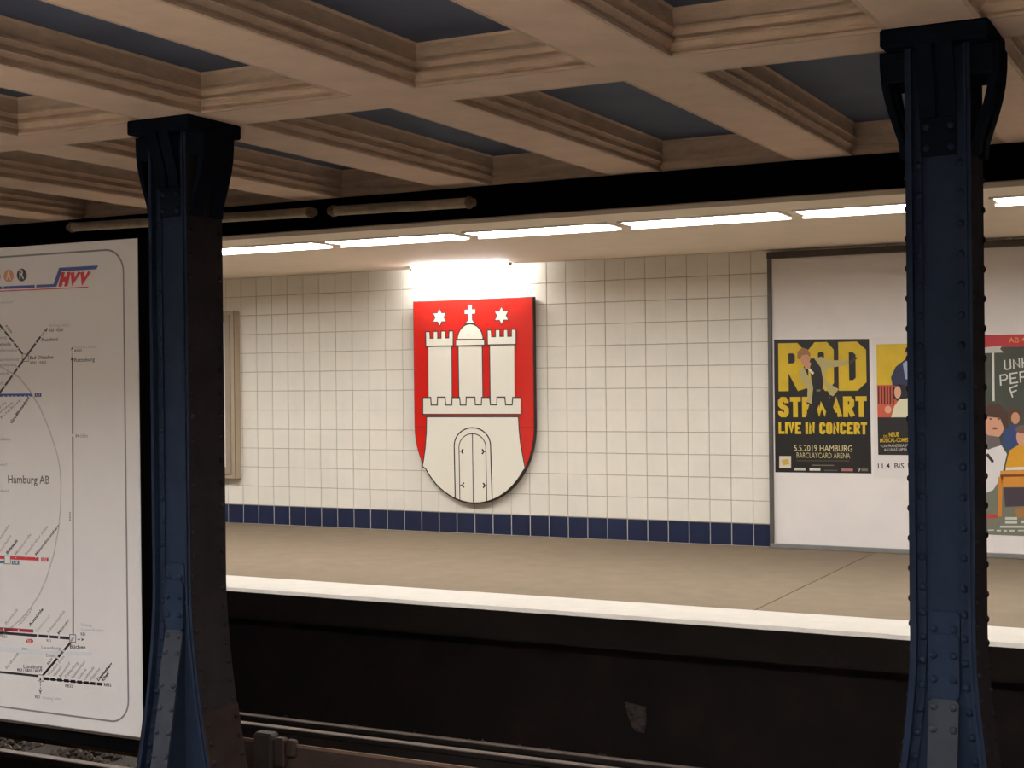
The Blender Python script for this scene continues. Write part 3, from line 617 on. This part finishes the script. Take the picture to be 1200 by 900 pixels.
for nm, pts, m, L in (('printed_pole', [(1162.4, 412), (1165, 412), (1165.6, 470), (1163, 470)], CH, L1), ('printed_banner', [(1146, 408), (1174, 405), (1172, 409), (1176, 413), (1146, 414)], ink(190, 186, 176), L2),
    ('printed_hair', [(1150, 500), (1151, 482), (1160, 473), (1172, 474), (1181, 484), (1182, 503), (1176, 500), (1172, 490), (1154, 488)], ink(70, 44, 30), L3), ('printed_face', ell(1165, 497, 12, 17), ink(206, 150, 122), L2), ('printed_mouth', ell(1166, 502, 3.2, 1.4, 10), ink(130, 60, 54), L3),
    ('printed_eye', ell(1161, 491, 1.6, .9, 10), ink(40, 28, 24), L3), ('printed_eye', ell(1170.5, 491, 1.6, .9, 10), ink(40, 28, 24), L3),
    ('printed_collar', [(1151, 509), (1171, 512), (1173, 522), (1160, 526), (1150, 522)], ink(104, 92, 92), L3), ('printed_shirt', [(1146, 520), (1158, 527), (1173, 521), (1180, 532), (1174, 558), (1164, 574), (1146, 582)], ink(212, 206, 204), L2), ('shirt_stripe', [(1155, 533), (1158, 531), (1165, 540), (1163, 543)], ink(40, 34, 34), L3),
    ('printed_hair', ell(1189, 486, 8, 8), ink(80, 50, 34), L2), ('printed_face', ell(1190, 490, 5, 7), ink(196, 140, 108), L3), ('printed_jacket', [(1174, 520), (1178, 500), (1188, 497), (1200, 500), (1200, 520), (1182, 528)], ink(44, 64, 110), L2-.0003), ('printed_face', ell(1199, 512, 8, 11), ink(206, 150, 122), L3), ('printed_cap', ell(1199, 503, 9, 5), ink(110, 80, 70), L3-.0005),
    ('printed_jumper', [(1178, 548), (1183, 528), (1194, 521), (1212, 524), (1222, 548)], ink(210, 150, 30), L3), ('printed_paper', [(1179, 548), (1220, 546), (1222, 550), (1178, 551.5)], ink(214, 208, 196), L3-.0005), ('printed_desk', [(1172, 552), (1228, 550), (1228, 570), (1175, 571)], ink(204, 134, 44), L3), ('desk_edge', [(1172, 556), (1228, 555), (1228, 558), (1172, 559)], ink(120, 62, 20), L3-.0005), ('desk_leg', [(1170, 559), (1175, 559), (1174, 605), (1169, 606)], ink(196, 124, 40), L3),
    ('printed_shadow', [(1176, 571), (1224, 571), (1222, 592), (1178, 594)], ink(64, 52, 62), L2), ('printed_bar', [(1146, 604), (1169, 603), (1169, 607), (1146, 608)], ink(190, 52, 50), L2), ('printed_basket', [(1189, 596), (1210, 592), (1210, 606), (1192, 607)], ink(160, 110, 60), L3)):
    ppoly(nm, [E5(*p) for p in pts], L, m, p3, .0005)
for x, y, w, h in ((1178, 606, 14, 3), (1178, 610.5, 14, 3), (1197, 610, 10, 3), (1172, 616, 34, 2.4), (1158, 620.5, 7, 1.4), (1168, 620.8, 5, 1.8), (1176, 621, 4, 1.8), (1183, 621, 6, 1.8), (1193, 621, 8, 1.4)):
    ppoly('credit_line', [E5(x, y+h), E5(x+w, y+h), E5(x+w, y), E5(x, y)], L2, ink(196, 196, 186), p3, .0005)
# ------------------------------------------------------------------ transit map board between the columns
MY = -6.66
mb_ = thing('transit_map_board', 'large white transit map board in a black frame beside the steel column', 'map board', (2.8, -6.6, -.5))
W = lambda x, y: ony(x, y, MY)[[0, 2]]
mzt, mzb, mxr = W(163, 279)[1], W(165, 864)[1], W(164, 560)[0]
mxl = mxr-3.62
MB().box(mxl-.01, mxr+.004, MY+.004, MY+.10, mzb-.085, mzt+.01).obj('frame_box', M_BLACK, mb_, .004)
MB().box(mxl-.01, mxr+.006, MY-.012, MY+.004, mzb-.012, mzb).obj('bottom_rail', M_DFRAME, mb_)
MB().box(mxl, mxr, MY, MY+.004, mzb, mzt).obj('sheet', M_PAPER, mb_)
for x in (mxl+.3, mxr-1.6): MB().box(x-.04, x+.04, MY+.03, MY+.11, TRACK_Z, mzb-.08).obj('post', M_BLACK, mb_, .004)
N1, N2, N3 = MY-.0006, MY-.0012, MY-.0018
pxm = 7.55/FPX*1.35       # one photo pixel on the board, in metres across
c6 = lambda u, v: W(u/4.5, 280+v/4.5); c7 = lambda u, v: W(u/4.5, 480+v/4.5); c8 = lambda u, v: W(u/4.5, 680+v/4.5)
BLK, GRY, DGR, LGR = ink(34, 30, 30), ink(150, 144, 140), ink(92, 86, 84), ink(176, 170, 166)
RED, BLU, TEA, DRD = ink(190, 40, 44), ink(48, 62, 128), ink(60, 110, 130), ink(150, 40, 52)
# rounded border line
tr = W(146.9, 300); br = W(148.2, 838); xr = (tr[0]+br[0])/2; zt2 = W(120, 293.3)[1]; zb2 = W(124.4, 844.3)[1]; xl = mxl+.1; rad = .115
bor = []
for cx_, cz_, a0 in ((xr-rad, zt2-rad, 90), (xr-rad, zb2+rad, 0), (xl+rad, zb2+rad, -90), (xl+rad, zt2-rad, -180)):
    bor += [(cx_+rad*math.cos(R_(a0-9*i)), cz_+rad*math.sin(R_(a0-9*i))) for i in range(11)]
pline('map_border', bor, .0095, N1, ink(118, 112, 108), mb_, True)
def ml(pts, w, m, f=c6, L=N1, nm='map_line', closed=False): return pline(nm, [f(*p) for p in pts], w*pxm, L, m, mb_, closed)
def mt(s, a, b, h, m=DGR, f=c6, bold=0.0, sh=0.0, L=N2, nm='lettering'): return ptext(nm, s, f(*a), f(*b), h*1.15/4.5*7.6/FPX, L, m, mb_, bold+.012, sh)
def mp(pts, m, f=c6, L=N1, nm='map_patch'): return ppoly(nm, [f(*p) for p in pts], L, m, mb_, .0005)
# logos
mp(ell(115, 190, 26, 34), BLK, nm='logo_disc'); mt('R', (103, 211), (128, 210), 42, ink(210, 204, 200), bold=.01)
mp(ell(46, 195, 26, 34), ink(200, 130, 92), nm='logo_disc'); mt('A', (33, 216), (59, 215), 42, ink(214, 206, 200), bold=.01)
mp(ell(-22, 199, 26, 34), ink(200, 130, 92), nm='logo_disc')
mp([(-1500, 318), (283, 238), (312, 152), (518, 140), (508, 160), (326, 171), (298, 252), (-1500, 334)], BLU, nm='logo_band')
ml([(-1500, 346), (466, 254)], .9, RED, nm='logo_line')
for u, v in ((15, 256), (188, 248)): mp([(u-4, v-8), (u+4, v-8), (u+4, v+7), (u-4, v+7)], ink(214, 206, 202), L=N2, nm='logo_tick')
block('lettering', 'HVV', c6(308, 252), c6(462, 247), 74/4.5*7.6/FPX, N2, RED, mb_, .33, .04, .3)
mt('Neumünster', (-40, 343), (72, 338), 13, LGR)
# lines, top
ml([(-160, 260), (0, 455), (120, 607)], 1.8, BLK); ml([(214, 515), (0, 810), (-130, 985)], 2.0, BLK)
for k in range(4): ml([(218+7*k, 510-9*k), (221+7*k, 506-9*k)], 1.2, DGR)
mp([(232, 484), (252, 466), (246, 490)], DGR, nm='arrow_head')
mp([(118, 606), (152, 606), (152, 646), (118, 646)], ink(206, 198, 194), L=N2, nm='station_box'); ml([(118, 606), (152, 606), (152, 646), (118, 646)], .5, DGR, L=N3, nm='station_outline', closed=True); ml([(150, 606), (118, 646)], 1.6, BLK, L=N3)
for p in ((22, 485), (48, 517), (72, 547), (96, 577), (190, 548), (95, 680), (68, 718), (25, 775)): mp([(p[0]-4, p[1]-4), (p[0]+4, p[1]-4), (p[0]+4, p[1]+4), (p[0]-4, p[1]+4)], ink(206, 198, 194), L=N2, nm='stop_mark')
mt('Richtung Lübeck', (262, 464), (368, 460), 13, LGR); mt('RE8 / RE80', (260, 489), (334, 487), 14, DGR, bold=.01); mt('Reinfeld', (220, 541), (305, 537), 15, BLK)
mt('Bad Oldesloe', (158, 635), (282, 631), 16, BLK, bold=.005); mt('RB81 / RB82', (160, 660), (246, 658), 13, DGR)
mt('RE80', (30, 462), (60, 500), 12, DGR)
for s, a, b, v in (('Wakendorf', -70, 8, 492), ('Fresenburg', -60, 36, 528), ('Bargteheide', -50, 58, 564), ('Kupfermühle', -30, 92, 596), ('Gartenholz', -10, 102, 644), ('Ahrensburg', -20, 88, 672), ('Rahlstedt', -40, 50, 718), ('Tonndorf', -60, 16, 770)): mt(s, (a, v), (b, v-2), 14, GRY if v != 564 else DGR)
mt('Richtung Lübeck', (394, 578), (505, 574), 12, LGR); mt('RE83', (394, 598), (432, 596), 13, DGR, bold=.01); mt('Ratzeburg', (394, 648), (500, 644), 16, BLK)
mp([(373, 588), (380, 568), (387, 588), (380, 582)], DGR, nm='arrow_head')
for v in (592, 606, 618): ml([(380, v), (380, v+6)], .9, DGR)
mp([(375, 628), (389, 628), (389, 640), (375, 640)], BLK, nm='stop_mark')
pline('map_line', [c6(382, 636), c7(385, 400), c8(386, 288)], 1.5*pxm, N1, BLK, mb_)
ml([(-900, 830), (170, 823)], 2.6, BLU); mp([(183, 813), (218, 812), (218, 832), (183, 833)], BLU, nm='line_badge'); mt('U1', (191, 829), (211, 828), 12, ink(200, 194, 190), L=N2)
for k in range(7): mp([(18+k*22, 826), (23+k*22, 826), (23+k*22, 834), (18+k*22, 834)], ink(206, 198, 194), L=N2, nm='stop_mark')
# ring
pline('fare_zone_ring', [W(*p) for p in ((-40, 416), (-20, 421), (0, 429), (22, 442), (35, 458), (47, 478), (58, 504), (66.7, 531), (70.5, 550), (71.5, 569), (71, 595), (69, 618), (63, 650), (54, 679), (46, 697), (35.5, 713), (24, 726), (13, 735.5), (-10, 752))], 1.3*pxm, N1, LGR, mb_)
def dg(s, a, b, h, m, f, fb=None, bold=0.0):
    ptext('station_name', s, f(*a), (fb or f)(*b), h*1.15/4.5*7.6/FPX, N2, m, mb_, bold+.015)
dg('Großhansdorf', (62, 76), (158, 838), 15, BLK, c7, c6, .02)
dg('Kiekut', (8, 48), (112, 852), 13, GRY, c7, c6); dg('Schmalenbeck', (-35, 48), (72, 866), 13, GRY, c7, c6); dg('Ahrensburg Ost', (-70, 40), (36, 866), 13, GRY, c7, c6)
mt('Wandsbek', (-40, 163), (58, 163), 14, GRY, c7); mt('Öjendorf', (-30, 297), (38, 295), 14, GRY, c7); mt('Jenfeld', (-30, 437), (48, 436), 13, GRY, c7)
mt('Hamburg AB', (43, 387), (262, 391), 36, DGR, c7); mt('Mölln', (400, 148), (464, 147), 16, GRY, c7)
dg('RE83', (374, 585), (374, 540), 10, DGR, c7)
mp([(379, 130), (391, 130), (391, 142), (379, 142)], ink(206, 198, 194), c7, N2, 'stop_mark')
# middle right lines
ml([(-900, 736), (205, 788)], 3.0, RED, c7); ml([(-900, 762), (45, 806)], 2.2, TEA, c7)
mp([(24, 770), (56, 771), (56, 814), (24, 813)], ink(214, 206, 202), c7, N2, 'station_box'); ml([(24, 770), (56, 771), (56, 814), (24, 813)], .6, DGR, c7, N3, 'station_outline', True)
mp([(217, 780), (256, 781), (256, 802), (217, 801)], RED, c7, nm='line_badge'); mt('U2', (225, 798), (248, 798), 14, ink(206, 198, 194), c7)
mp([(62, 796), (102, 797), (102, 818), (62, 817)], TEA, c7, nm='line_badge'); mt('U4', (70, 813), (94, 814), 13, ink(206, 198, 194), c7)
for u in (85, 137, 190): mp([(u-2, 777), (u+2, 777), (u+2, 782), (u-2, 782)], ink(214, 206, 202), c7, N2, 'stop_mark')
for s, a, b, m, bo in (('Legienstraße', (-30, 735), (52, 612), GRY, 0), ('Horner Rennbahn', (5, 752), (62, 668), GRY, 0), ('Billstedt', (40, 764), (95, 692), BLK, .02), ('Merkenstraße', (86, 768), (166, 660), GRY, 0), ('Steinfurther Allee', (138, 772), (256, 618), GRY, 0), ('Mümmelmannsberg', (192, 772), (314, 614), DGR, .02)): dg(s, a, b, 14, m, c7, bold=bo)
# bottom
mp([(-900, 240), (40, 352), (200, 366), (480, 380), (482, 398), (200, 394), (40, 380), (-900, 290)], ink(204, 202, 203), c8, nm='map_river')
ml([(-900, 196), (176, 268)], 2.8, DRD, c8); ml([(-900, 205), (372, 306)], 2.4, BLK, c8)
for u, v in ((20, 259), (98, 264)): mp([(u-3, v-5), (u+3, v-5), (u+3, v+5), (u-3, v+5)], ink(214, 206, 202), c8, N2, 'stop_mark')
for u, v in ((200, 292), (258, 297), (312, 301)): mp([(u-4, v-7), (u+4, v-7), (u+4, v+7), (u-4, v+7)], ink(214, 206, 202), c8, N2, 'stop_mark')
mp([(368, 286), (400, 287), (400, 327), (368, 326)], ink(210, 202, 198), c8, N2, 'station_box'); ml([(368, 286), (400, 287), (400, 327), (368, 326)], .6, DGR, c8, N3, 'station_outline', True); ml([(390, 300), (374, 322)], 1.6, GRY, c8, N3)
mp(ell(157, 321, 19, 12), RED, c8, nm='line_badge'); mt('S21', (145, 327), (170, 328), 12, ink(206, 198, 194), c8)
mt('RE1', (247, 324), (270, 325), 12, DGR, c8); mt('RE1', (10, 303), (38, 304), 12, DGR, c8)
for u in (408, 418): ml([(u, 312), (u+5, 312)], .9, DGR, c8)
mp([(428, 303), (446, 313), (428, 321), (432, 312)], DGR, c8, nm='arrow_head')
mt('RE1', (427, 291), (451, 292), 13, DGR, c8, .01); mt('Richtung', (428, 242), (485, 244), 13, LGR, c8); mt('Schwerin/Rostock', (428, 268), (548, 271), 13, LGR, c8)
mt('Büchen', (370, 358), (452, 361), 16, BLK, c8, .005); mt('Lauenburg', (220, 361), (320, 366), 14, GRY, c8); mt('Echem', (244, 403), (294, 406), 14, GRY, c8); mt('Elbe', (118, 366), (150, 367), 10, GRY, c8)
ml([(374, 326), (226, 502)], 2.2, BLK, c8); dg('RB32', (255, 448), (280, 417), 12, DGR, c8, bold=.01)
for u, v in ((336, 372), (305, 408)): mp([(u-5, v-5), (u+5, v-5), (u+5, v+5), (u-5, v+5)], ink(214, 206, 202), c8, N2, 'stop_mark')
ml([(-900, 392), (203, 505)], 2.0, BLK, c8); mp([(202, 498), (231, 500), (231, 532), (202, 530)], ink(210, 202, 198), c8, N2, 'station_box'); ml([(202, 498), (231, 500), (231, 532), (202, 530)], .6, DGR, c8, N3, 'station_outline', True); mp(ell(214, 522, 5, 5, 8), BLK, c8, N3, 'stop_mark')
mt('Lüneburg', (125, 463), (223, 468), 16, DGR, c8); mt('RE3 / RB31 / RB32', (92, 478), (223, 486), 12, BLK, c8, .01)
for k in range(9): ml([(232+k*35, 518+k*3.5), (232+k*35+26, 518+k*3.5+2.6)], 2.6, BLK, c8)
ml([(232, 519), (540, 550)], 1.0, BLK, c8); mt('RB32', (550, 558), (588, 560), 14, BLK, c8, .01); mt('RB32', (345, 563), (384, 566), 13, DGR, c8, .01)
for s, a, b, m, bo in (('Wendisch Evern', (258, 508), (342, 405), GRY, 0), ('Vastorf', (288, 512), (326, 462), GRY, 0), ('Bavendorf', (320, 515), (372, 440), GRY, 0), ('Dahlenburg', (350, 517), (414, 437), GRY, 0), ('Neetzendorf', (385, 520), (452, 432), GRY, 0), ('Göhrde', (420, 524), (458, 472), GRY, 0), ('Leitstade', (450, 527), (500, 462), GRY, 0), ('Hitzacker', (483, 530), (532, 466), GRY, 0), ('Dannenberg', (520, 532), (594, 442), BLK, .02), ('Ost', (546, 534), (576, 492), BLK, .02),
    ('Bardowick', (36, 470), (102, 386), GRY, 0), ('Reinbek', (34, 236), (98, 154), GRY, 0), ('Wohltorf', (102, 246), (174, 156), GRY, 0), ('Aumühle', (158, 246), (230, 154), BLK, .02), ('Friedrichsruh', (196, 276), (266, 190), LGR, 0), ('Schwarzenbek', (256, 282), (346, 164), GRY, 0), ('Müssen', (312, 288), (366, 212), DGR, 0)): dg(s, a, b, 14, m, c8, bold=bo)
for v in (536, 550, 564): ml([(213, v), (213, v+7)], .9, DGR, c8)
mp([(205, 576), (213, 602), (221, 576), (213, 582)], DGR, c8, nm='arrow_head')
mt('RE3', (186, 621), (212, 622), 13, DGR, c8, .01); mt('Richtung Uelzen', (226, 627), (326, 631), 12, LGR, c8)
